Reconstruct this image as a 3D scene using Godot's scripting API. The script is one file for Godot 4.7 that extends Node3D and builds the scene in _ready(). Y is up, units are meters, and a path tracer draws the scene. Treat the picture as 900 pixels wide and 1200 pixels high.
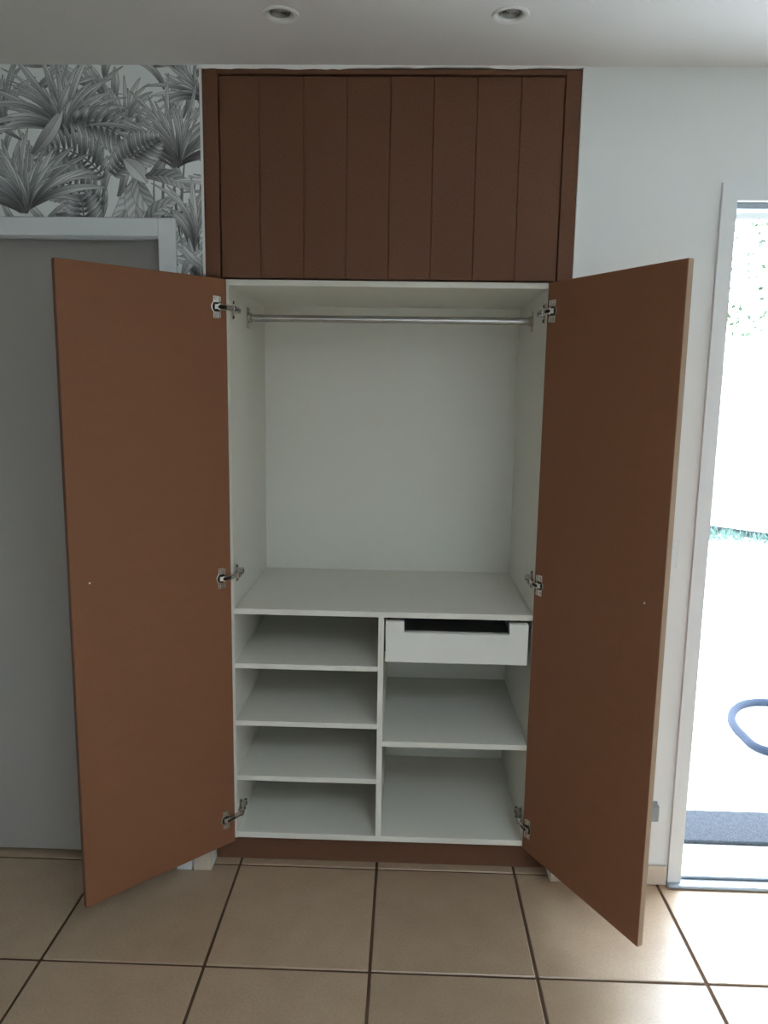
extends Node3D
# A built-in wardrobe with both MDF doors open, between a white door on wallpaper and a glazed garden door.
# World: wall face z = 0, floor y = 0, +z towards the camera, metres.

const CEIL := 2.429
const IL := -0.468      # inner faces of the wardrobe sides
const IR := 0.457
const ZF := -0.021      # front edge of the carcass
const ZB := -0.581      # face of the back panel
const LEFT_ANGLE := 0.7806
const RIGHT_ANGLE := 0.5069

var M := {}
var used := {}

# ------------------------------------------------------------------ naming
func numbered(called: String) -> String:
	var n := called
	if used.has(called):
		n = "%s_%03d" % [called, used[called]]
		used[called] += 1
	else:
		used[called] = 1
	return n

func thing(called: String, label: String, category: String, at := Vector3.ZERO, group := "") -> Node3D:
	var o := Node3D.new()
	o.name = numbered(called)
	add_child(o, true)
	o.position = at
	tag(o, label, category, group)
	return o

func tag(o: Node, label: String, category: String, group := "") -> void:
	o.set_meta("label", label)
	o.set_meta("category", category)
	if group != "":
		o.set_meta("group", group)

func obj(called: String, st: SurfaceTool, m: Material, parent: Node = null) -> MeshInstance3D:
	return put(called, st.commit(), m, parent)

func put(called: String, mesh: Mesh, m: Material, parent: Node = null) -> MeshInstance3D:
	var o := MeshInstance3D.new()
	o.name = numbered(called)
	o.mesh = mesh
	o.material_override = m
	(parent if parent != null else self).add_child(o, true)
	return o

func struct(called: String, st: SurfaceTool, m: Material, label: String, category: String) -> MeshInstance3D:
	var o := obj(called, st, m)
	o.set_meta("kind", "structure")
	tag(o, label, category)
	return o

# ------------------------------------------------------------------ shapes
func mb() -> SurfaceTool:
	var st := SurfaceTool.new()
	st.begin(Mesh.PRIMITIVE_TRIANGLES)
	return st

func tri(st: SurfaceTool, a: Vector3, b: Vector3, c: Vector3, n: Vector3) -> void:
	var k := (b - a).cross(c - a)
	if k.length_squared() < 1e-16:
		return
	var f := k.normalized()
	if f.dot(n) < 0.0:
		f = -f
	st.set_normal(f)
	if k.dot(n) > 0.0:
		st.add_vertex(a); st.add_vertex(c); st.add_vertex(b)
	else:
		st.add_vertex(a); st.add_vertex(b); st.add_vertex(c)

func quad(st: SurfaceTool, a: Vector3, b: Vector3, c: Vector3, d: Vector3, n: Vector3) -> void:
	tri(st, a, b, c, n)
	tri(st, a, c, d, n)

# a box from corner lo to corner hi with chamfered edges, turned by t
func bx(st: SurfaceTool, lo: Vector3, hi: Vector3, b := 0.0, t := Transform3D.IDENTITY) -> void:
	var c := (lo + hi) * 0.5
	var h := (hi - lo) * 0.5
	b = minf(b, minf(h.x, minf(h.y, h.z)) * 0.9)
	var at := func(s: Vector3, axis: int) -> Vector3:
		var p := Vector3(s.x * (h.x - b), s.y * (h.y - b), s.z * (h.z - b))
		p[axis] = s[axis] * h[axis]
		return t * (c + p)
	for axis in 3:
		var u := (axis + 1) % 3
		var v := (axis + 2) % 3
		for sgn: float in [-1.0, 1.0]:
			var q: Array[Vector3] = []
			for k: Vector2 in [Vector2(-1, -1), Vector2(1, -1), Vector2(1, 1), Vector2(-1, 1)]:
				var s := Vector3.ZERO
				s[axis] = sgn; s[u] = k.x; s[v] = k.y
				q.append(at.call(s, axis))
			var n := Vector3.ZERO
			n[axis] = sgn
			quad(st, q[0], q[1], q[2], q[3], t.basis * n)
		if b > 0.0:
			for s1: float in [-1.0, 1.0]:
				for s2: float in [-1.0, 1.0]:
					var lo_s := Vector3.ZERO
					lo_s[axis] = -1; lo_s[u] = s1; lo_s[v] = s2
					var hi_s := lo_s
					hi_s[axis] = 1
					var n2 := Vector3.ZERO
					n2[u] = s1; n2[v] = s2
					quad(st, at.call(lo_s, u), at.call(hi_s, u), at.call(hi_s, v), at.call(lo_s, v), t.basis * n2)
	if b > 0.0:
		for x: float in [-1.0, 1.0]:
			for y: float in [-1.0, 1.0]:
				for z: float in [-1.0, 1.0]:
					var s := Vector3(x, y, z)
					tri(st, at.call(s, 0), at.call(s, 1), at.call(s, 2), t.basis * s)

func box(lo: Vector3, hi: Vector3, b := 0.0) -> SurfaceTool:
	var st := mb()
	bx(st, lo, hi, b)
	return st

# profile of (radius, height) turned round the y axis of t
func lathe(st: SurfaceTool, prof: PackedVector2Array, sides: int, t := Transform3D.IDENTITY) -> void:
	for i in prof.size() - 1:
		var p := prof[i]
		var q := prof[i + 1]
		var d := (q - p)
		if d.length() < 1e-7:
			continue
		var nn := Vector2(d.y, -d.x).normalized()
		for k in sides:
			var a0 := TAU * k / sides
			var a1 := TAU * (k + 1) / sides
			var e0 := Vector3(cos(a0), 0, sin(a0))
			var e1 := Vector3(cos(a1), 0, sin(a1))
			var n0 := (t.basis * (e0 * nn.x + Vector3.UP * nn.y)).normalized()
			var n1 := (t.basis * (e1 * nn.x + Vector3.UP * nn.y)).normalized()
			var A := t * (e0 * p.x + Vector3.UP * p.y)
			var B := t * (e1 * p.x + Vector3.UP * p.y)
			var C := t * (e1 * q.x + Vector3.UP * q.y)
			var D := t * (e0 * q.x + Vector3.UP * q.y)
			stri(st, A, B, C, n0, n1, n1)
			stri(st, A, C, D, n0, n1, n0)

func stri(st: SurfaceTool, a: Vector3, b: Vector3, c: Vector3, na: Vector3, nb: Vector3, nc: Vector3) -> void:
	var k := (b - a).cross(c - a)
	if k.length_squared() < 1e-18:
		return
	if k.dot(na + nb + nc) > 0.0:
		st.set_normal(na); st.add_vertex(a); st.set_normal(nc); st.add_vertex(c); st.set_normal(nb); st.add_vertex(b)
	else:
		st.set_normal(na); st.add_vertex(a); st.set_normal(nb); st.add_vertex(b); st.set_normal(nc); st.add_vertex(c)

func cyl(st: SurfaceTool, a: Vector3, b: Vector3, r: float, sides := 16, cham := 0.0) -> void:
	var y := (b - a)
	var len := y.length()
	y = y.normalized()
	var x := y.cross(Vector3.RIGHT if absf(y.x) < 0.9 else Vector3.UP).normalized()
	var t := Transform3D(Basis(x, y, x.cross(y)), a)
	lathe(st, PackedVector2Array([Vector2(0, 0), Vector2(r - cham, 0), Vector2(r, cham), Vector2(r, len - cham), Vector2(r - cham, len), Vector2(0, len)]), sides, t)

func tube(st: SurfaceTool, pts: PackedVector3Array, r: float, sides := 12) -> void:
	var rings := []
	var up := Vector3.UP
	for i in pts.size():
		var d := (pts[mini(i + 1, pts.size() - 1)] - pts[maxi(i - 1, 0)]).normalized()
		var sx := d.cross(up)
		if sx.length() < 0.05:
			sx = d.cross(Vector3.RIGHT)
		sx = sx.normalized()
		var sy := sx.cross(d).normalized()
		var ring := []
		for k in sides + 1:
			var a := TAU * k / sides
			var n := sx * cos(a) + sy * sin(a)
			ring.append([pts[i] + n * r, n])
		rings.append(ring)
	for i in pts.size() - 1:
		for k in sides:
			var A = rings[i][k]; var B = rings[i][k + 1]; var C = rings[i + 1][k + 1]; var D = rings[i + 1][k]
			stri(st, A[0], B[0], C[0], A[1], B[1], C[1])
			stri(st, A[0], C[0], D[0], A[1], C[1], D[1])

# ------------------------------------------------------------------ materials
func tex_noise(seed_: int, size: int, f1: float, f2: float, dark: Color, light: Color, speck := 0.0) -> ImageTexture:
	var n1 := FastNoiseLite.new()
	n1.seed = seed_; n1.frequency = f1; n1.fractal_octaves = 4
	var n2 := FastNoiseLite.new()
	n2.seed = seed_ + 7; n2.frequency = f2; n2.fractal_octaves = 2
	var a := n1.get_seamless_image(size, size, false, false, 0.2, true)
	var b := n2.get_seamless_image(size, size, false, false, 0.2, true)
	var im := Image.create_empty(size, size, false, Image.FORMAT_RGB8)
	for y in size:
		for x in size:
			var v := a.get_pixel(x, y).r * (1.0 - speck) + b.get_pixel(x, y).r * speck
			im.set_pixel(x, y, dark.lerp(light, clampf((v - 0.2) / 0.6, 0, 1)))
	im.generate_mipmaps()
	return ImageTexture.create_from_image(im)

func mat(c: Color, rough := 0.6, metal := 0.0, tex: Texture2D = null, scale := 1.0) -> StandardMaterial3D:
	var m := StandardMaterial3D.new()
	m.albedo_color = c
	m.roughness = rough
	m.metallic = metal
	if tex != null:
		m.albedo_texture = tex
		m.uv1_triplanar = true
		m.uv1_world_triplanar = true
		m.uv1_scale = Vector3.ONE * scale
	return m

func c8(r: int, g: int, b: int) -> Color:
	return Color(r / 255.0, g / 255.0, b / 255.0)

# ------------------------------------------------------------------ wallpaper print: grey ink drawing of jungle leaves
var ink := PackedFloat32Array()
const INK := 1024

func dab(x: float, y: float, v: float) -> void:
	var i := posmod(int(x), INK) + posmod(int(y), INK) * INK
	ink[i] = v

func blade(a: Vector2, b: Vector2, bend: float, w: float, base_tone := 0.42, tip_tone := 0.78, veins := 0) -> void:
	var mid := (a + b) * 0.5 + (b - a).orthogonal() * bend
	var steps := int(a.distance_to(b) * 1.35) + 8
	for i in steps + 1:
		var t := float(i) / steps
		var p := a.lerp(mid, t).lerp(mid.lerp(b, t), t)
		var d := (mid - a).lerp(b - mid, t).normalized()
		var n := d.orthogonal()
		var hw := w * pow(sin(PI * clampf(t * 0.93 + 0.05, 0.0, 1.0)), 0.75)
		var s := -hw
		while s <= hw:
			var e := absf(s) / maxf(hw, 0.5)
			var v := lerpf(base_tone, tip_tone, smoothstep(0.0, 0.75, t))
			v *= 1.0 if s < 0.0 else 0.86
			v += 0.05 * sin(s * 1.7 + t * 5.0) + 0.05 * sin(s * 0.8)
			if veins > 0:
				v -= 0.13 * smoothstep(0.55, 1.0, absf(sin((t * veins - e * 1.4) * PI)))
			if absf(s) < 0.9:
				v = lerpf(v, 0.3, 0.6)
			if hw - absf(s) < 1.5:
				v = 0.42 + 0.16 * t
			dab(p.x + n.x * s, p.y + n.y * s, clampf(v, 0.16, 0.9))
			s += 0.7

func tuft(rng: RandomNumberGenerator, base: Vector2, n: int, a0: float, a1: float, l0: float, l1: float, w: float) -> void:
	for i in n:
		var f := (i + rng.randf()) / n
		var ang := deg_to_rad(lerpf(a0, a1, f))
		var l := rng.randf_range(l0, l1)
		var tip := base + Vector2(cos(ang), -sin(ang)) * l
		blade(base + Vector2(rng.randf_range(-14, 14), rng.randf_range(-10, 16)), tip, (0.5 - f) * 0.7 + rng.randf_range(-0.1, 0.1), w * rng.randf_range(0.55, 1.2), rng.randf_range(0.18, 0.48), rng.randf_range(0.72, 0.96))

func frond(rng: RandomNumberGenerator, a: Vector2, b: Vector2, bend: float, n: int, l: float, w: float) -> void:
	var mid := (a + b) * 0.5 + (b - a).orthogonal() * bend
	for i in n:
		var t := (i + 0.5) / n
		var p := a.lerp(mid, t).lerp(mid.lerp(b, t), t)
		var d := (mid - a).lerp(b - mid, t).normalized()
		var ll := l * sin(PI * (t * 0.85 + 0.1)) + 12.0
		for sg: float in [-1.0, 1.0]:
			var dir := (d * 0.55 + d.orthogonal() * sg).normalized()
			blade(p, p + dir * ll, 0.12 * sg, w, rng.randf_range(0.3, 0.5), rng.randf_range(0.66, 0.9))
	blade(a, b, bend, 3.5, 0.3, 0.45)

func wallpaper_print() -> ImageTexture:
	var rng := RandomNumberGenerator.new()
	rng.seed = 41
	ink.resize(INK * INK)
	ink.fill(0.93)
	# pale leaves and stalks at the back
	for i in 120:
		var p := Vector2(rng.randf() * 1024, rng.randf() * 1024)
		var an := rng.randf_range(0.2, 2.9)
		blade(p, p + Vector2(cos(an), -sin(an)) * rng.randf_range(120, 260), rng.randf_range(-0.35, 0.35), rng.randf_range(9, 20), 0.5, 0.86)
	for i in 14:
		var x := rng.randf_range(660, 1000)
		blade(Vector2(x, rng.randf_range(800, 1000)), Vector2(x + rng.randf_range(-30, 30), rng.randf_range(400, 620)), 0.04, 6, 0.3, 0.6)
	# arching palm crowns behind
	tuft(rng, Vector2(20, 350), 18, 50, 120, 200, 330, 13)
	tuft(rng, Vector2(560, 330), 16, 30, 160, 130, 240, 15)
	tuft(rng, Vector2(300, 350), 26, -12, 192, 240, 400, 15)
	tuft(rng, Vector2(295, 350), 18, 30, 150, 150, 330, 11)
	frond(rng, Vector2(330, 300), Vector2(620, 430), 0.25, 11, 100, 13)
	tuft(rng, Vector2(905, 200), 16, 80, 200, 130, 260, 13)
	tuft(rng, Vector2(780, 490), 24, -5, 185, 220, 430, 16)
	tuft(rng, Vector2(785, 485), 16, 40, 140, 160, 330, 11)
	# striped fern leaves in the middle
	frond(rng, Vector2(470, 560), Vector2(215, 420), -0.3, 13, 125, 11)
	frond(rng, Vector2(460, 690), Vector2(170, 560), -0.25, 12, 110, 12)
	frond(rng, Vector2(420, 900), Vector2(370, 600), 0.12, 13, 90, 11)
	frond(rng, Vector2(500, 540), Vector2(715, 380), 0.1, 13, 90, 12)
	# broad pale leaves
	blade(Vector2(610, 545), Vector2(495, 740), 0.3, 52, 0.74, 0.88, 5)
	blade(Vector2(610, 545), Vector2(590, 760), 0.05, 52, 0.7, 0.88, 5)
	blade(Vector2(615, 545), Vector2(700, 720), -0.25, 40, 0.72, 0.88, 5)
	blade(Vector2(560, 470), Vector2(655, 575), 0.1, 36, 0.8, 0.92)
	blade(Vector2(650, 545), Vector2(850, 610), 0.3, 34, 0.55, 0.8, 8)
	blade(Vector2(640, 770), Vector2(790, 650), 0.25, 34, 0.6, 0.85, 6)
	# the left front plant
	tuft(rng, Vector2(112, 700), 26, 5, 185, 240, 400, 17)
	tuft(rng, Vector2(115, 700), 18, 40, 140, 160, 330, 12)
	blade(Vector2(160, 450), Vector2(300, 250), -0.08, 30, 0.55, 0.86)
	blade(Vector2(285, 270), Vector2(340, 140), 0.1, 18, 0.6, 0.88)
	# narrow upright leaves beside the cupboard and lower down
	tuft(rng, Vector2(845, 890), 20, 55, 125, 190, 360, 14)
	tuft(rng, Vector2(870, 1010), 14, 40, 150, 110, 200, 18)
	tuft(rng, Vector2(420, 1010), 20, 30, 150, 160, 260, 16)
	blade(Vector2(800, 1000), Vector2(900, 870), 0.2, 22, 0.65, 0.9)
	blade(Vector2(910, 960), Vector2(800, 850), 0.2, 20, 0.65, 0.9)
	var im := Image.create_empty(INK, INK, false, Image.FORMAT_RGB8)
	for y in INK:
		for x in INK:
			var v := ink[x + y * INK]
			im.set_pixel(x, y, Color(v * 0.985, v, v * 0.995))
	im.generate_mipmaps()
	return ImageTexture.create_from_image(im)

# a thin panel of wallpaper on the wall, print fixed by its place on the wall
func paper_piece(st: SurfaceTool, x0: float, x1: float, y0: float, y1: float, z: float) -> void:
	var n := Vector3(0, 0, 1)
	var f := func(x: float, y: float) -> void:
		st.set_normal(n)
		st.set_uv(Vector2((x + 1.122) / 0.000657 / INK, ((2.429 - y) / 0.002256 + 15.5) * 3.75 / INK))
		st.add_vertex(Vector3(x, y, z))
	f.call(x0, y1); f.call(x1, y1); f.call(x1, y0)
	f.call(x0, y1); f.call(x1, y0); f.call(x0, y0)
	st.set_uv(Vector2.ZERO)
	quad(st, Vector3(x1, y0, z), Vector3(x1, y1, z), Vector3(x1, y1, 0), Vector3(x1, y0, 0), Vector3.RIGHT)

# ------------------------------------------------------------------ the scene
func _ready() -> void:
	# camera
	var cam := Camera3D.new()
	cam.name = "camera"
	cam.fov = 67.48
	cam.near = 0.05
	cam.far = 100.0
	add_child(cam)
	cam.position = Vector3(0.0594, 1.5501, 2.2711)
	cam.rotation = Vector3(-0.1579, 0.0286, 0.0155)
	cam.current = true
	# overcast daylight
	var env := Environment.new()
	var sky := Sky.new()
	var sm := ProceduralSkyMaterial.new()
	sm.sky_top_color = Color(0.87, 0.93, 0.99)
	sm.sky_horizon_color = Color(0.925, 0.965, 0.985)
	sm.ground_horizon_color = Color(0.7, 0.72, 0.74)
	sm.ground_bottom_color = Color(0.6, 0.6, 0.6)
	sm.sky_energy_multiplier = 1.0
	sky.sky_material = sm
	env.background_mode = Environment.BG_SKY
	env.sky = sky
	env.background_energy_multiplier = 9.0
	env.ambient_light_source = Environment.AMBIENT_SOURCE_SKY
	env.tonemap_mode = Environment.TONE_MAPPER_LINEAR
	env.tonemap_exposure = 2.15
	env.sdfgi_enabled = true
	env.ssao_enabled = true
	env.ssil_enabled = true
	var we := WorldEnvironment.new()
	we.name = "overcast_daylight"
	we.environment = env
	add_child(we)

	materials()
	room()
	white_door()
	garden_door()
	outside()
	overhead_cupboard()
	wardrobe()
	small_things()

func materials() -> void:
	M.wall = mat(c8(226, 229, 227), 0.9)
	M.ceiling = mat(c8(222, 221, 219), 0.95)
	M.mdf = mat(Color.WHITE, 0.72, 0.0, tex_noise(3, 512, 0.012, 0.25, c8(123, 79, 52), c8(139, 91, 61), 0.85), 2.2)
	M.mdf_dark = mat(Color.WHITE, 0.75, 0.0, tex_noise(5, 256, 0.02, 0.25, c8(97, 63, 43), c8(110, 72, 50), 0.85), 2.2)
	M.edge = mat(c8(158, 134, 112), 0.8)
	M.melamine = mat(c8(227, 225, 213), 0.42)
	M.drawer = mat(c8(230, 229, 221), 0.38)
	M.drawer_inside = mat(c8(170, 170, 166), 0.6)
	M.paint = mat(c8(224, 228, 228), 0.4)
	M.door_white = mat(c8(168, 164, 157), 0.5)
	M.grout = mat(c8(84, 62, 46), 0.95)
	M.nickel = mat(c8(205, 200, 192), 0.27, 1.0)
	M.steel = mat(c8(190, 190, 188), 0.22, 1.0)
	M.gunmetal = mat(c8(70, 68, 64), 0.4, 0.8)
	M.alu = mat(c8(150, 158, 166), 0.45, 0.5)
	M.skirting = mat(c8(205, 190, 172), 0.45)
	M.caulk = mat(c8(235, 236, 234), 0.7)
	M.black = mat(c8(20, 20, 20), 0.7)
	var tt := tex_noise(11, 1024, 0.006, 0.09, c8(166, 142, 116), c8(182, 158, 131), 0.6)
	M.tiles = []
	for k in 5:
		var m := mat(Color(1, 1, 1) * (0.97 + 0.015 * k), 0.38, 0.0, tt, 1.15)
		m.metallic_specular = 0.75
		m.uv1_offset = Vector3(0.37 * k, 0.11 * k, 0.53 * k)
		M.tiles.append(m)

func room() -> void:
	# floor: dark grout bed with every tile laid on it
	var fl := struct("floor", floor_bed(), M.grout, "beige square tile floor with dark brown joints", "floor")
	var rng := RandomNumberGenerator.new()
	rng.seed = 5
	var whole: Mesh = null
	var xk := []
	for i in range(-4, 7):
		xk.append(-0.013 + 0.45 * i)
	for zi in range(-1, 9):
		var z0: float = maxf(-0.0245 + 0.45 * zi, -0.2)
		var z1: float = minf(-0.0245 + 0.45 * (zi + 1), 3.7)
		for xi in xk:
			var x0: float = maxf(xi, -1.75)
			var x1: float = minf(xi + 0.45, 2.7)
			if zi < 0:
				x1 = minf(x1, 0.6)
			if x1 - x0 < 0.03:
				continue
			var m: Material = M.tiles[rng.randi() % 5]
			var g := 0.0043
			var dy := rng.randf_range(-0.0006, 0.0)
			if absf(x1 - x0 - 0.45) < 1e-4 and absf(z1 - z0 - 0.45) < 1e-4:
				if whole == null:
					whole = box(Vector3(-0.225 + g, -0.006, -0.225 + g), Vector3(0.225 - g, 0.0, 0.225 - g), 0.0018).commit()
				put("tile", whole, m, fl).position = Vector3((x0 + x1) / 2, dy, (z0 + z1) / 2)
			else:
				put("tile", box(Vector3(x0 + g, -0.006, z0 + g), Vector3(x1 - g, dy, z1 - g), 0.0018).commit(), m, fl)
	# ceiling with two round holes for the spotlights
	var ce := CSGBox3D.new()
	ce.name = "ceiling"
	ce.size = Vector3(4.85, 0.22, 4.65)
	ce.position = Vector3(0.475, CEIL + 0.11, 1.575)
	ce.material = M.ceiling
	add_child(ce)
	for x: float in [-0.262, 0.284]:
		var hole := CSGCylinder3D.new()
		hole.operation = CSGShape3D.OPERATION_SUBTRACTION
		hole.radius = 0.036
		hole.height = 0.16
		hole.sides = 40
		hole.position = Vector3(x, CEIL, 0.292) - ce.position
		hole.material = M.ceiling
		ce.add_child(hole)
	var light_well := CSGBox3D.new()
	light_well.operation = CSGShape3D.OPERATION_SUBTRACTION
	light_well.size = Vector3(1.15, 0.6, 0.9)
	light_well.position = Vector3(0.9, CEIL + 0.1, 2.65) - ce.position
	light_well.material = M.ceiling
	ce.add_child(light_well)
	ce.set_meta("kind", "structure")
	tag(ce, "plain white plastered ceiling with two recessed spotlights", "ceiling")
	# the wall with the wardrobe in it
	var st := mb()
	bx(st, Vector3(-1.95, 0, -0.25), Vector3(-1.485, CEIL, 0))
	bx(st, Vector3(-1.485, 2.0, -0.25), Vector3(-0.642, CEIL, 0))
	bx(st, Vector3(-1.485, 0, -0.25), Vector3(-0.642, 2.0, -0.105))
	bx(st, Vector3(-0.642, 0, -0.7), Vector3(-0.549, CEIL, 0))
	bx(st, Vector3(-0.549, 1.87, -0.7), Vector3(-0.531, CEIL, 0))
	bx(st, Vector3(-0.66, 0, -0.75), Vector3(0.66, CEIL, -0.62))
	bx(st, Vector3(0.545, 0, -0.7), Vector3(0.66, CEIL, 0))
	bx(st, Vector3(0.521, 1.87, -0.7), Vector3(0.545, CEIL, 0))
	bx(st, Vector3(0.66, 0, -0.2), Vector3(0.93, CEIL, 0))
	bx(st, Vector3(0.93, 2.118, -0.2), Vector3(1.89, CEIL, 0))
	bx(st, Vector3(1.89, 0, -0.2), Vector3(2.9, CEIL, 0))
	var wb := struct("wall_back", st, M.wall, "white painted wall holding the wardrobe and the garden door", "wall")
	# jungle wallpaper left of the wardrobe
	var wp := mb()
	paper_piece(wp, -1.75, -0.536, 2.018, CEIL, 0.0015)
	paper_piece(wp, -0.63, -0.536, 1.75, 2.018, 0.0015)
	paper_piece(wp, -1.75, -1.50, 0.0, 2.018, 0.0015)
	var pm := mat(Color.WHITE, 0.85)
	pm.albedo_texture = wallpaper_print()
	var w := obj("wallpaper", wp, pm, wb)
	w.set_meta("label", "white wallpaper printed with grey ink jungle leaves")
	# the other walls, out of the picture
	st = mb()
	bx(st, Vector3(-1.95, 0, 0), Vector3(-1.75, CEIL, 3.9))
	struct("wall_left", st, M.wall, "plain white side wall left of the white door", "wall")
	st = mb()
	bx(st, Vector3(-1.75, 0, 3.7), Vector3(2.9, CEIL, 3.9))
	struct("wall_front", st, M.wall, "plain white wall facing the wardrobe", "wall")
	st = mb()
	bx(st, Vector3(2.7, 0, 0), Vector3(2.9, CEIL, 3.7))
	struct("wall_right", st, M.wall, "plain white side wall right of the garden door", "wall")
	var glass := mat(Color(0.95, 1.0, 0.98, 0.05), 0.02)
	glass.transparency = BaseMaterial3D.TRANSPARENCY_ALPHA
	# roof light over the middle of the room
	st = mb()
	for x: float in [0.3, 1.45]:
		bx(st, Vector3(x, CEIL + 0.16, 2.17), Vector3(x + 0.05, CEIL + 0.24, 3.13), 0.004)
	for z: float in [2.17, 3.08]:
		bx(st, Vector3(0.35, CEIL + 0.16, z), Vector3(1.45, CEIL + 0.24, z + 0.05), 0.004)
	var win := struct("window_1", st, M.paint, "white framed roof light in the ceiling of the room", "window")
	put("pane", box(Vector3(0.35, CEIL + 0.2, 2.22), Vector3(1.45, CEIL + 0.206, 3.08)).commit(), glass, win)
	# skirting
	var sk := struct("baseboard_right", box(Vector3(0.546, 0, 0), Vector3(0.914, 0.064, 0.012), 0.002), M.skirting, "low beige tile skirting between wardrobe and garden door", "baseboard")
	sk = struct("baseboard_left", box(Vector3(-0.606, 0, 0), Vector3(-0.549, 0.066, 0.014), 0.002), M.skirting, "short pale skirting block between white door frame and wardrobe", "baseboard")

func floor_bed() -> SurfaceTool:
	var st := mb()
	bx(st, Vector3(-1.95, -0.06, -0.03), Vector3(2.72, -0.004, 3.9))
	bx(st, Vector3(-1.95, -0.06, -0.7), Vector3(0.66, -0.004, -0.03))
	return st

func white_door() -> void:
	# architrave and leaf of the white door, partly behind the left wardrobe door
	var st := mb()
	var d := struct("door_1", box(Vector3(-1.478, 0.008, -0.1), Vector3(-0.648, 1.985, -0.062), 0.002), M.door_white, "plain white interior door left of the wardrobe", "door")
	bx(st, Vector3(-0.661, 0, 0), Vector3(-0.611, 2.023, 0.016), 0.003)
	bx(st, Vector3(-1.519, 0, 0), Vector3(-1.469, 2.023, 0.016), 0.003)
	bx(st, Vector3(-1.469, 1.97, 0), Vector3(-0.661, 2.023, 0.016), 0.003)
	obj("architrave", st, M.paint, d)
	st = mb()
	bx(st, Vector3(-0.6635, 0, -0.03), Vector3(-0.6425, 1.99, -0.0005), 0.001)
	bx(st, Vector3(-1.4845, 0, -0.03), Vector3(-1.4675, 1.99, -0.0005), 0.001)
	bx(st, Vector3(-1.4675, 1.968, -0.03), Vector3(-0.6635, 1.999, -0.0005), 0.001)
	obj("door_lining", st, M.paint, d)

func garden_door() -> void:
	# white frame of the open garden door
	var st := mb()
	bx(st, Vector3(0.918, 0, -0.062), Vector3(0.96, 2.083, 0.012))
	bx(st, Vector3(1.86, 0, -0.062), Vector3(1.902, 2.083, 0.012))
	bx(st, Vector3(0.918, 2.083, -0.062), Vector3(1.902, 2.13, 0.012))
	var d := struct("door_2", st, M.paint, "white frame of the open garden door right of the wardrobe", "door")
	obj("head_rail", box(Vector3(0.96, 2.066, -0.06), Vector3(1.86, 2.083, -0.012), 0.002), M.alu, d).set_meta("label", "grey metal rail under the head")
	st = mb()
	bx(st, Vector3(0.914, 0, -0.03), Vector3(1.906, 0.012, 0.032), 0.004)
	bx(st, Vector3(0.96, 0.012, -0.03), Vector3(1.86, 0.022, -0.008), 0.003)
	obj("threshold", st, M.alu, d).set_meta("label", "metal door threshold")
	for y: float in [1.814, 1.046, 0.2]:
		st = mb()
		cyl(st, Vector3(0.9605, y - 0.013, -0.02), Vector3(0.9605, y + 0.013, -0.02), 0.006, 14, 0.001)
		bx(st, Vector3(0.96, y - 0.012, -0.05), Vector3(0.963, y + 0.012, -0.02))
		obj("hinge_knuckle", st, M.gunmetal, d)

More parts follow.
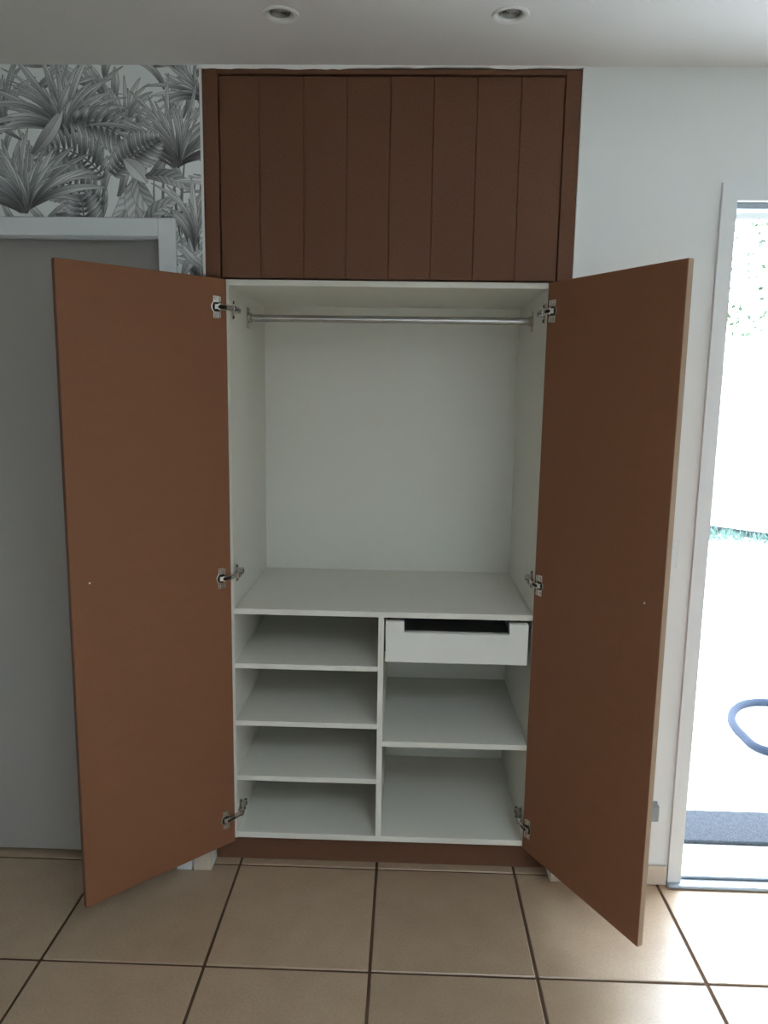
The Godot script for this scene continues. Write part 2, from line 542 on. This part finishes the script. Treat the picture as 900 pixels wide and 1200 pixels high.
func outside() -> void:
	var concrete := mat(Color.WHITE, 0.9, 0.0, tex_noise(21, 256, 0.02, 0.2, c8(206, 206, 202), c8(226, 227, 225), 0.4), 0.7)
	var st := mb()
	bx(st, Vector3(-6, -0.2, -16), Vector3(16, -0.014, -0.75))
	bx(st, Vector3(0.66, -0.2, -0.75), Vector3(16, -0.014, -0.03))
	bx(st, Vector3(2.9, -0.2, -0.2), Vector3(16, -0.014, 8))
	struct("patio", st, concrete, "pale concrete patio outside the garden door", "patio")
	# eave over the door
	st = mb()
	bx(st, Vector3(0.4, 2.141, -0.5), Vector3(4.0, 2.3, -0.2), 0.004)
	struct("roof_eave", st, mat(c8(84, 85, 80), 0.9), "grey roof eave above the garden door outside", "eave")
	# fence of upright boards, running away at an angle
	var dir := Vector3(0.72, 0, 0.69).normalized()
	var f := thing("fence", "pale fence of upright boards at the far side of the patio", "fence", Vector3(3.56, -0.014, -6.61))
	var pale := mat(Color.WHITE, 0.85, 0.0, tex_noise(31, 256, 0.03, 0.2, c8(196, 200, 204), c8(222, 224, 226), 0.4), 1.0)
	var basis := Basis(dir, Vector3.UP, dir.cross(Vector3.UP))
	f.basis = basis
	for k in range(-12, 22):
		var b := mb()
		bx(b, Vector3(0.16 * k + 0.004, 0.05, -0.011), Vector3(0.16 * k + 0.154, 1.86 + 0.012 * ((k * 7) % 3), 0.011), 0.003)
		obj("board", b, pale, f)
	for y: float in [0.35, 1.5]:
		var b := mb()
		bx(b, Vector3(-1.95, y, -0.056), Vector3(3.5, y + 0.09, -0.012), 0.003)
		obj("fence_rail", b, pale, f)
	var shade := mb()  # dark strip standing in for the shadow in the gap under the boards
	bx(shade, Vector3(-1.95, 0, 0.0115), Vector3(3.5, 0.075, 0.026), 0.003)
	obj("foot_shade_strip", shade, mat(c8(26, 34, 36), 0.9), f)
	for k in 4:
		var b := mb()
		bx(b, Vector3(-1.9 + 1.77 * k, 0, -0.13), Vector3(-1.81 + 1.77 * k, 1.8, -0.057), 0.003)
		obj("fence_post", b, pale, f)
	# low weeds along its foot
	var rng := RandomNumberGenerator.new()
	rng.seed = 17
	st = mb()
	for k in 900:
		var u := rng.randf_range(-1.2, 2.2)
		var v := 0.06 + rng.randf_range(0.0, 0.72) * (0.4 + 0.6 * absf(sin(u * 4.3)))
		var p := Vector3(u, 0, v)
		var h := rng.randf_range(0.04, 0.13)
		var a := rng.randf() * TAU
		var sd := Vector3(cos(a), 0, sin(a)) * rng.randf_range(0.008, 0.022)
		var top := p + Vector3(rng.randf_range(-0.06, 0.06), h, rng.randf_range(-0.025, 0.06))
		var q := p.lerp(top, 0.55) + Vector3.UP * 0.015
		var n := (top - p).cross(sd)
		if n.z < 0.0:
			n = -n
		tri(st, p, q - sd, q + sd, n)
		tri(st, q - sd, q + sd, top, n)
	var wd := obj("weeds", st, leaf_mat(c8(66, 88, 80)))
	wd.transform = f.transform
	wd.set_meta("kind", "stuff")
	tag(wd, "low pale green weeds growing along the fence foot", "weeds")
	tree()
	# narrow grey mat and a length of grey hose
	st = mb()
	bx(st, Vector3(0.98, -0.014, -0.452), Vector3(1.82, 0.0, -0.246), 0.004)
	var matm := mat(Color.WHITE, 0.95, 0.0, tex_noise(51, 256, 0.05, 0.3, c8(42, 45, 50), c8(86, 89, 94), 0.85), 3.0)
	matm.metallic_specular = 0.1
	var dm := thing("doormat", "narrow grey doormat lying outside the garden door", "doormat", Vector3(1.4, -0.014, -0.349))
	var mm := obj("mat_body", st, matm, dm)
	mm.position = -dm.position
	var c := Curve3D.new()
	for q in [Vector3(2.9, 0.007, -0.7), Vector3(2.4, 0.007, -0.78), Vector3(1.95, 0.007, -0.86), Vector3(1.668, 0.007, -0.95), Vector3(1.628, 0.007, -1.1), Vector3(1.645, 0.007, -1.26), Vector3(1.72, 0.007, -1.4), Vector3(1.83, 0.007, -1.485), Vector3(1.96, 0.007, -1.49), Vector3(2.12, 0.007, -1.42), Vector3(2.2, 0.007, -1.25), Vector3(2.18, 0.007, -1.05), Vector3(2.1, 0.02, -0.88), Vector3(2.02, 0.046, -0.82), Vector3(1.98, 0.02, -0.72), Vector3(2.0, 0.007, -0.5)]:
		c.add_point(q)
	for i in c.point_count:
		var t := (c.get_point_position(mini(i + 1, c.point_count - 1)) - c.get_point_position(maxi(i - 1, 0))) / 6.0
		c.set_point_in(i, -t); c.set_point_out(i, t)
	st = mb()
	tube(st, c.tessellate(4, 3.0), 0.019, 14)
	var rubber := mat(c8(42, 48, 60), 0.6)
	rubber.metallic_specular = 0.15
	tag(obj("garden_hose", st, rubber), "thick grey blue hose coiled on the patio", "hose")

func leaf_mat(c: Color) -> StandardMaterial3D:
	var m := mat(c, 0.7)
	m.cull_mode = BaseMaterial3D.CULL_DISABLED
	m.backlight = c * 0.3
	return m

func tree() -> void:
	var t := thing("tree", "leafy tree with green leaves overhanging the patio outside", "tree", Vector3(2.65, -0.014, -6.0))
	var bark := mat(c8(112, 100, 88), 0.9)
	var rng := RandomNumberGenerator.new()
	rng.seed = 23
	var st := mb()
	tube(st, PackedVector3Array([Vector3(0, 0, 0), Vector3(0.03, 0.8, 0.02), Vector3(-0.03, 1.6, 0.0), Vector3(0.05, 2.4, 0.05), Vector3(0.0, 3.4, 0.0)]), 0.07, 10)
	obj("trunk", st, bark, t)
	var lm := leaf_mat(c8(36, 58, 32))
	var lm2 := leaf_mat(c8(32, 56, 46))
	# boughs: [start height, end point in tree space]
	var ends := [Vector3(0.95, 3.05, 0.9), Vector3(1.25, 3.4, 0.5), Vector3(0.78, 2.4, 0.6), Vector3(-0.7, 3.1, -0.4), Vector3(-0.3, 3.7, 0.6), Vector3(1.5, 2.9, 0.2), Vector3(-0.9, 2.6, 0.5)]
	for e in ends:
		st = mb()
		var a := Vector3(0, e.y - 0.75, 0)
		var pts := PackedVector3Array()
		for k in 7:
			var f := k / 6.0
			pts.append(a.lerp(e, f) + Vector3(0, 0.16 * sin(PI * f), 0))
		tube(st, pts, 0.014, 7)
		obj("bough", st, bark, t)
		st = mb()
		for k in 80:
			var f := rng.randf_range(0.3, 1.05)
			var p: Vector3 = a.lerp(e, f) + Vector3(0, 0.16 * sin(PI * minf(f, 1.0)), 0) + Vector3(rng.randf_range(-0.18, 0.18), rng.randf_range(-0.2, 0.12), rng.randf_range(-0.18, 0.18))
			var d := Vector3(rng.randf_range(-1, 1), rng.randf_range(-0.9, 0.3), rng.randf_range(-1, 1)).normalized() * rng.randf_range(0.05, 0.09)
			var s := d.cross(Vector3(rng.randf_range(-1, 1), 1, rng.randf_range(-1, 1))).normalized() * d.length() * 0.3
			var n := d.cross(s)
			var lift := n.normalized() * 0.008
			tri(st, p, p + d * 0.45 + s + lift, p + d * 0.5, n)
			tri(st, p, p + d * 0.5, p + d * 0.45 - s + lift, n)
			tri(st, p + d, p + d * 0.45 + s + lift, p + d * 0.5, n)
			tri(st, p + d, p + d * 0.5, p + d * 0.45 - s + lift, n)
		obj("leaves", st, lm if rng.randf() < 0.6 else lm2, t).set_meta("kind", "stuff")

func overhead_cupboard() -> void:
	var c := thing("overhead_cupboard", "brown boarded cupboard front between the wardrobe doors and the ceiling", "cupboard", Vector3(-0.005, 1.864, -0.02))
	var off := -c.position
	var add := func(called: String, st: SurfaceTool, m: Material) -> MeshInstance3D:
		var o := obj(called, st, m, c)
		o.position = off
		return o
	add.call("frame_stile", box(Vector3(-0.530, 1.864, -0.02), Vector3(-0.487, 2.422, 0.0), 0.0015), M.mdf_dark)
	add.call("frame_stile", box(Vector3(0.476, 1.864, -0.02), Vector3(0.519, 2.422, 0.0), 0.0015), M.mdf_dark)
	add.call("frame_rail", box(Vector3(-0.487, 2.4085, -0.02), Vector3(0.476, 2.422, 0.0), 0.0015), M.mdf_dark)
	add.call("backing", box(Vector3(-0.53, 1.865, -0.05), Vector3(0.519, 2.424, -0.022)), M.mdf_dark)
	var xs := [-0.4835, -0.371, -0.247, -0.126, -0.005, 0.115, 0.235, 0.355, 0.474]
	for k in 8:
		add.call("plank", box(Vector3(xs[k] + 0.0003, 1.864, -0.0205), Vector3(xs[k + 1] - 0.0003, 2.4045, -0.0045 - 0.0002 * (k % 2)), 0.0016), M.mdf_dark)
	# uneven white bead of filler along the ceiling and the wall edges
	var rng := RandomNumberGenerator.new()
	rng.seed = 9
	var st := mb()
	var n := 60
	var w0 := 0.007
	for k in n:
		var x0 := -0.536 + 1.06 * k / n
		var x1 := -0.536 + 1.06 * (k + 1) / n
		var w1 := clampf(w0 + rng.randf_range(-0.0022, 0.0022), 0.003, 0.010)
		var a := Vector3(x0, CEIL - w0, 0.0012)
		var b := Vector3(x1, CEIL - w1, 0.0012)
		quad(st, a, b, Vector3(x1, CEIL, 0.007), Vector3(x0, CEIL, 0.007), Vector3(0, -0.5, 1))
		quad(st, a, b, Vector3(x1, CEIL - w1, -0.004), Vector3(x0, CEIL - w0, -0.004), Vector3(0, -1, 0))
		w0 = w1
	for x: Vector2 in [Vector2(-0.537, -0.530), Vector2(0.519, 0.5235)]:
		bx(st, Vector3(x.x, 1.87, -0.006), Vector3(x.y, CEIL - 0.004, 0.003), 0.0015)
	add.call("filler_bead", st, M.caulk)

func wardrobe() -> void:
	var w := thing("wardrobe", "tall built-in wardrobe with white interior and two open brown doors", "wardrobe", Vector3(-0.009, 0, -0.3))
	var off := Vector3(0.009, 0, 0.3)
	var add := func(called: String, st: SurfaceTool, m: Material, parent: Node3D = null) -> MeshInstance3D:
		var o := obj(called, st, m, w if parent == null else parent)
		o.position = off if parent == null else Vector3.ZERO
		return o
	var e := 0.0008
	add.call("side_panel", box(Vector3(IL - 0.018, 0.098, -0.6), Vector3(IL, 1.861, ZF), e), M.melamine)
	add.call("side_panel", box(Vector3(IR, 0.098, -0.6), Vector3(IR + 0.018, 1.861, ZF), e), M.melamine)
	add.call("top_panel", box(Vector3(IL, 1.844, -0.6), Vector3(IR, 1.861, ZF), e), M.melamine)
	add.call("bottom_panel", box(Vector3(IL, 0.1, -0.6), Vector3(IR, 0.119, ZF), e), M.melamine)
	add.call("back_panel", box(Vector3(IL, 0.119, -0.6), Vector3(IR, 1.844, ZB)), M.melamine)
	add.call("shelf", box(Vector3(IL, 0.854, ZB), Vector3(IR, 0.872, ZF), e), M.melamine)
	add.call("divider", box(Vector3(-0.0185, 0.119, ZB), Vector3(-0.0005, 0.854, ZF), e), M.melamine)
	for y: float in [0.677, 0.486, 0.299]:
		add.call("shelf", box(Vector3(IL, y, ZB), Vector3(-0.0185, y + 0.017, ZF - 0.001), e), M.melamine)
	add.call("shelf", box(Vector3(-0.0005, 0.428, ZB), Vector3(IR, 0.446, ZF - 0.001), e), M.melamine)
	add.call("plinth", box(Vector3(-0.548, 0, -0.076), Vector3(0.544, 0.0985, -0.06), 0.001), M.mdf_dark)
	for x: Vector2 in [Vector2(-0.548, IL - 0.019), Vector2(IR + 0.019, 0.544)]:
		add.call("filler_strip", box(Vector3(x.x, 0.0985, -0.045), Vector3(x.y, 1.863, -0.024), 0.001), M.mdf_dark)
	# clothes rail with its two end sockets
	var st := mb()
	cyl(st, Vector3(IL + 0.003, 1.775, -0.28), Vector3(IR - 0.003, 1.775, -0.28), 0.0115, 24)
	var rail: MeshInstance3D = add.call("clothes_rail", st, M.steel)
	rail.set_meta("label", "chrome hanging rail")
	for s: float in [-1.0, 1.0]:
		var x := IL if s < 0 else IR
		st = mb()
		cyl(st, Vector3(x, 1.775, -0.28), Vector3(x - s * 0.014, 1.775, -0.28), 0.0165, 22, 0.002)
		bx(st, Vector3(minf(x, x - s * 0.004), 1.742, -0.298), Vector3(maxf(x, x - s * 0.004), 1.808, -0.262), 0.0015)
		obj("rail_socket", st, M.nickel, rail)
	# drawer
	st = mb()
	bx(st, Vector3(0.016, 0.722, -0.52), Vector3(0.436, 0.734, -0.04), 0.0005)
	bx(st, Vector3(0.016, 0.734, -0.52), Vector3(0.436, 0.82, -0.505), 0.0005)
	bx(st, Vector3(0.016, 0.734, -0.505), Vector3(0.029, 0.82, -0.04), 0.0005)
	bx(st, Vector3(0.423, 0.734, -0.505), Vector3(0.436, 0.82, -0.04), 0.0005)
	var dr: MeshInstance3D = add.call("drawer", st, M.drawer_inside)
	st = mb()
	notched_front(st, 0.0045, 0.4465, 0.7095, 0.8425, 0.0625, 0.387, 0.8085, -0.04, -0.022)
	obj("drawer_front", st, M.drawer, dr).set_meta("label", "glossy white drawer front with a wide hand notch")
	for x: Vector2 in [Vector2(0.0005, 0.0155), Vector2(0.4365, 0.4495)]:
		obj("drawer_runner", box(Vector3(x.x, 0.735, -0.5), Vector3(x.y, 0.765, -0.045), 0.002), M.gunmetal, dr)
	# doors
	door(w, off, -1.0)
	door(w, off, 1.0)
	# hinges
	for s: float in [-1.0, 1.0]:
		for y: float in [1.778, 0.978, 0.186]:
			hinge(w, off, s, y)

# a drawer front with a notch for the hand cut out of its top edge
func notched_front(st: SurfaceTool, x0: float, x1: float, y0: float, y1: float, n0: float, n1: float, yn: float, z0: float, z1: float) -> void:
	var b := 0.0022
	var ol := PackedVector2Array()
	var corner := func(cx: float, cy: float, a0: float, r: float) -> void:
		for k in 6:
			var a := deg_to_rad(a0 + 18.0 * k)
			ol.append(Vector2(cx + r * cos(a), cy + r * sin(a)))
	corner.call(x0 + 0.004, y0 + 0.004, 180.0, 0.004)
	corner.call(x1 - 0.004, y0 + 0.004, 270.0, 0.004)
	corner.call(x1 - 0.006, y1 - 0.006, 0.0, 0.006)
	ol.append(Vector2(n1, y1)); ol.append(Vector2(n1, yn)); ol.append(Vector2(n0, yn)); ol.append(Vector2(n0, y1))
	corner.call(x0 + 0.004, y1 - 0.004, 90.0, 0.004)
	var inner: PackedVector2Array = Geometry2D.offset_polygon(ol, -b)[0]
	var idx := Geometry2D.triangulate_polygon(inner)
	for i in range(0, idx.size(), 3):
		for zz: Vector2 in [Vector2(z1, 1), Vector2(z0, -1)]:
			var p := inner[idx[i]]; var q := inner[idx[i + 1]]; var r := inner[idx[i + 2]]
			tri(st, Vector3(p.x, p.y, zz.x), Vector3(q.x, q.y, zz.x), Vector3(r.x, r.y, zz.x), Vector3(0, 0, zz.y))
	# sides and the small bevel between side and face
	for i in ol.size():
		var p := ol[i]
		var q := ol[(i + 1) % ol.size()]
		if p.distance_to(q) < 1e-6:
			continue
		var n := Vector3((q - p).y, -(q - p).x, 0).normalized()
		quad(st, Vector3(p.x, p.y, z0), Vector3(q.x, q.y, z0), Vector3(q.x, q.y, z1 - b), Vector3(p.x, p.y, z1 - b), n)
		var pi := nearest(inner, p)
		var qi := nearest(inner, q)
		quad(st, Vector3(p.x, p.y, z1 - b), Vector3(q.x, q.y, z1 - b), Vector3(qi.x, qi.y, z1), Vector3(pi.x, pi.y, z1), n + Vector3(0, 0, 1))
		quad(st, Vector3(p.x, p.y, z0), Vector3(q.x, q.y, z0), Vector3(qi.x, qi.y, z0), Vector3(pi.x, pi.y, z0), Vector3(0, 0, -1))

func nearest(poly: PackedVector2Array, p: Vector2) -> Vector2:
	var best := poly[0]
	for q in poly:
		if q.distance_squared_to(p) < best.distance_squared_to(p):
			best = q
	return best

# the wardrobe's own axes at a door: x along the door from its hinge edge, y up, z out of its face
func door_frame(s: float) -> Transform3D:
	var a := LEFT_ANGLE if s < 0 else RIGHT_ANGLE
	var h := Vector3(-0.471 if s < 0 else 0.4531, 0, 0)
	var u := Vector3(s * sin(a), 0, cos(a))
	var n := Vector3(-s * cos(a), 0, sin(a))      # the inner face looks this way
	return Transform3D(Basis(u, Vector3.UP, n), h)

func door(w: Node3D, off: Vector3, s: float) -> void:
	var width := 0.4874 if s < 0 else 0.495
	var yb := 0.0995 if s < 0 else 0.107
	var fr := door_frame(s)
	var st := mb()
	bx(st, Vector3(0, yb, -0.0185), Vector3(width - 0.0006, 1.8585, 0.0), 0.0012, fr)
	var d := obj("door", st, M.mdf, w)
	d.position = off
	st = mb()
	bx(st, Vector3(width - 0.0012, yb + 0.001, -0.0175), Vector3(width, 1.8575, -0.001), 0.0004, fr)
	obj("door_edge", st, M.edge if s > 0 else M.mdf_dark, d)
	st = mb()
	var y := 1.03
	bx(st, Vector3(0.434, y - 0.0022, -0.0002), Vector3(0.4385, y + 0.0022, 0.0008), 0.0004, fr)
	obj("screw_dot", st, M.caulk, d)

# concealed cup hinge: plate and cup on the door, arm and cross plate on the cabinet side
func hinge(w: Node3D, off: Vector3, s: float, y: float) -> void:
	var fr := door_frame(s)
	var at := Transform3D(fr.basis, fr.origin + Vector3(0, y, 0))
	var st := mb()
	var dk := mb()
	var c0 := 0.034 if s < 0 else 0.026
	# winged plate with two screws
	for g: float in [-1.0, 1.0]:
		bx(st, Vector3(c0 - 0.009, minf(g * 0.012, g * 0.032), 0), Vector3(c0 + 0.011, maxf(g * 0.012, g * 0.032), 0.0026), 0.0012, at)
		bx(st, Vector3(c0 - 0.013, minf(g * 0.014, g * 0.031), 0), Vector3(c0 - 0.009, maxf(g * 0.014, g * 0.031), 0.0052), 0.0012, at)
		cyl(st, at * Vector3(c0 + 0.003, g * 0.0235, 0.002), at * Vector3(c0 + 0.003, g * 0.0235, 0.0048), 0.0042, 12, 0.001)
	var cup := Transform3D(at.basis * Basis(Vector3(1, 0, 0), PI / 2), at * Vector3(c0, 0, 0))
	lathe(st, PackedVector2Array([Vector2(0.0178, 0), Vector2(0.0178, 0.0018), Vector2(0.0152, 0.0026), Vector2(0.0148, 0.0004)]), 28, cup)
	lathe(dk, PackedVector2Array([Vector2(0.0148, 0.0004), Vector2(0.0, 0.0005)]), 28, cup)
	# arm standing on the cabinet side
	var x := IL if s < 0 else IR
	var arm := func(tool: SurfaceTool, px0: float, px1: float, y0: float, y1: float, z0: float, z1: float, b: float) -> void:
		var a := x - s * px0
		var d := x - s * px1
		bx(tool, Vector3(minf(a, d), y + y0, z0), Vector3(maxf(a, d), y + y1, z1), b)
	arm.call(st, 0.0, 0.004, -0.028, 0.028, -0.064, -0.048, 0.0012)
	arm.call(st, 0.0, 0.007, -0.008, 0.008, -0.092, -0.03, 0.0012)
	for g: float in [-1.0, 1.0]:
		cyl(dk, Vector3(x - s * 0.003, y + g * 0.021, -0.056), Vector3(x - s * 0.007, y + g * 0.021, -0.056), 0.0046, 12, 0.0008)
		arm.call(st, 0.006, 0.019, minf(g * 0.0068, g * 0.0085), maxf(g * 0.0068, g * 0.0085), -0.088, -0.018, 0.0006)
	arm.call(st, 0.0165, 0.019, -0.0085, 0.0085, -0.070, -0.034, 0.0008)
	arm.call(dk, 0.007, 0.016, -0.0066, 0.0066, -0.1, -0.074, 0.001)
	cyl(st, Vector3(x - s * 0.012, y, -0.082), Vector3(x - s * 0.021, y, -0.082), 0.0048, 12, 0.001)
	cyl(dk, Vector3(x - s * 0.0195, y, -0.05), Vector3(x - s * 0.0212, y, -0.05), 0.004, 12, 0.0006)
	# links from the arm to the cup
	var p0 := Vector3(x - s * 0.013, y, -0.022)
	var p1: Vector3 = at * Vector3(c0 - 0.004, 0, 0.008)
	var p2: Vector3 = at * Vector3(c0 + 0.006, 0, 0.001)
	for g: float in [-1.0, 1.0]:
		link(st, p0 + Vector3(0, g * 0.006, 0), p1 + Vector3(0, g * 0.006, 0), 0.009, 0.0028)
	link(st, p0 + (p1 - p0) * 0.1, p1, 0.004, 0.009)
	link(st, p1, p2, 0.008, 0.0145)
	link(dk, p0.lerp(p1, 0.55), p1 + (p1 - p0).normalized() * 0.004, 0.0125, 0.0085)
	cyl(st, p0 - Vector3(0, 0.0105, 0), p0 + Vector3(0, 0.0105, 0), 0.0042, 12, 0.0006)
	cyl(st, p1 - Vector3(0, 0.0095, 0), p1 + Vector3(0, 0.0095, 0), 0.0038, 12, 0.0006)
	var h := obj("hinge", st, M.nickel, w)
	h.position = off
	h.set_meta("label", "nickel cup hinge")
	obj("hinge_recess", dk, M.gunmetal, h).set_meta("kind", "stuff")

func link(st: SurfaceTool, a: Vector3, b: Vector3, thick: float, tall: float) -> void:
	var x := (b - a).normalized()
	var z := x.cross(Vector3.UP).normalized()
	var t := Transform3D(Basis(x, z.cross(x), z), a)
	bx(st, Vector3(0, -tall / 2, -thick / 2), Vector3((b - a).length(), tall / 2, thick / 2), 0.0009, t)

func small_things() -> void:
	# two recessed spotlights, switched off
	var k := 0
	for x: float in [-0.262, 0.284]:
		var t := thing("recessed_spotlight", ["round white recessed ceiling spotlight, left of the two above the cupboard", "round white recessed ceiling spotlight, right of the two above the cupboard"][k], "spotlight", Vector3(x, CEIL, 0.292), "ceiling spotlights, switched off")
		k += 1
		var st := mb()
		lathe(st, PackedVector2Array([Vector2(0.0445, 0.0), Vector2(0.0435, -0.0022), Vector2(0.040, -0.0036), Vector2(0.034, -0.003), Vector2(0.0305, -0.0008), Vector2(0.0285, 0.003), Vector2(0.0285, 0.03), Vector2(0.034, 0.03), Vector2(0.034, 0.0), Vector2(0.0445, 0.0)]), 48)
		obj("trim_ring", st, mat(c8(232, 232, 230), 0.35), t)
		st = mb()
		lathe(st, PackedVector2Array([Vector2(0.0255, 0.012), Vector2(0.0235, 0.002), Vector2(0.022, 0.002), Vector2(0.020, 0.006), Vector2(0.018, 0.003), Vector2(0.016, 0.003), Vector2(0.014, 0.007), Vector2(0.012, 0.0035), Vector2(0.010, 0.0035), Vector2(0.0085, 0.0075), Vector2(0.0065, 0.004), Vector2(0.004, 0.004), Vector2(0.0025, 0.007), Vector2(0, 0.007)]), 40)
		obj("lamp", st, mat(c8(150, 148, 142), 0.35, 0.5), t)
		st = mb()
		lathe(st, PackedVector2Array([Vector2(0.0284, 0.03), Vector2(0, 0.031)]), 40)
		obj("lamp_housing", st, M.black, t)
	# switch and small grey box on the wall right of the wardrobe
	var sw := thing("light_switch", "white light switch on the wall between wardrobe and garden door", "light switch", Vector3(0.835, 1.08, 0))
	obj("switch_plate", box(Vector3(-0.04, -0.04, 0), Vector3(0.04, 0.04, 0.007), 0.002), M.paint, sw)
	obj("rocker", box(Vector3(-0.027, -0.027, 0.007), Vector3(0.027, 0.027, 0.010), 0.0015), M.paint, sw)
	var so := thing("wall_box", "small grey box low on the wall behind the right wardrobe door", "wall box", Vector3(0.83, 0.254, 0))
	obj("box_body", box(Vector3(-0.04, -0.026, 0), Vector3(0.04, 0.026, 0.03), 0.003), mat(c8(140, 148, 152), 0.5), so)
	obj("box_base", box(Vector3(-0.043, -0.029, 0), Vector3(0.041, 0.029, 0.006), 0.002), mat(c8(150, 156, 160), 0.5), so)
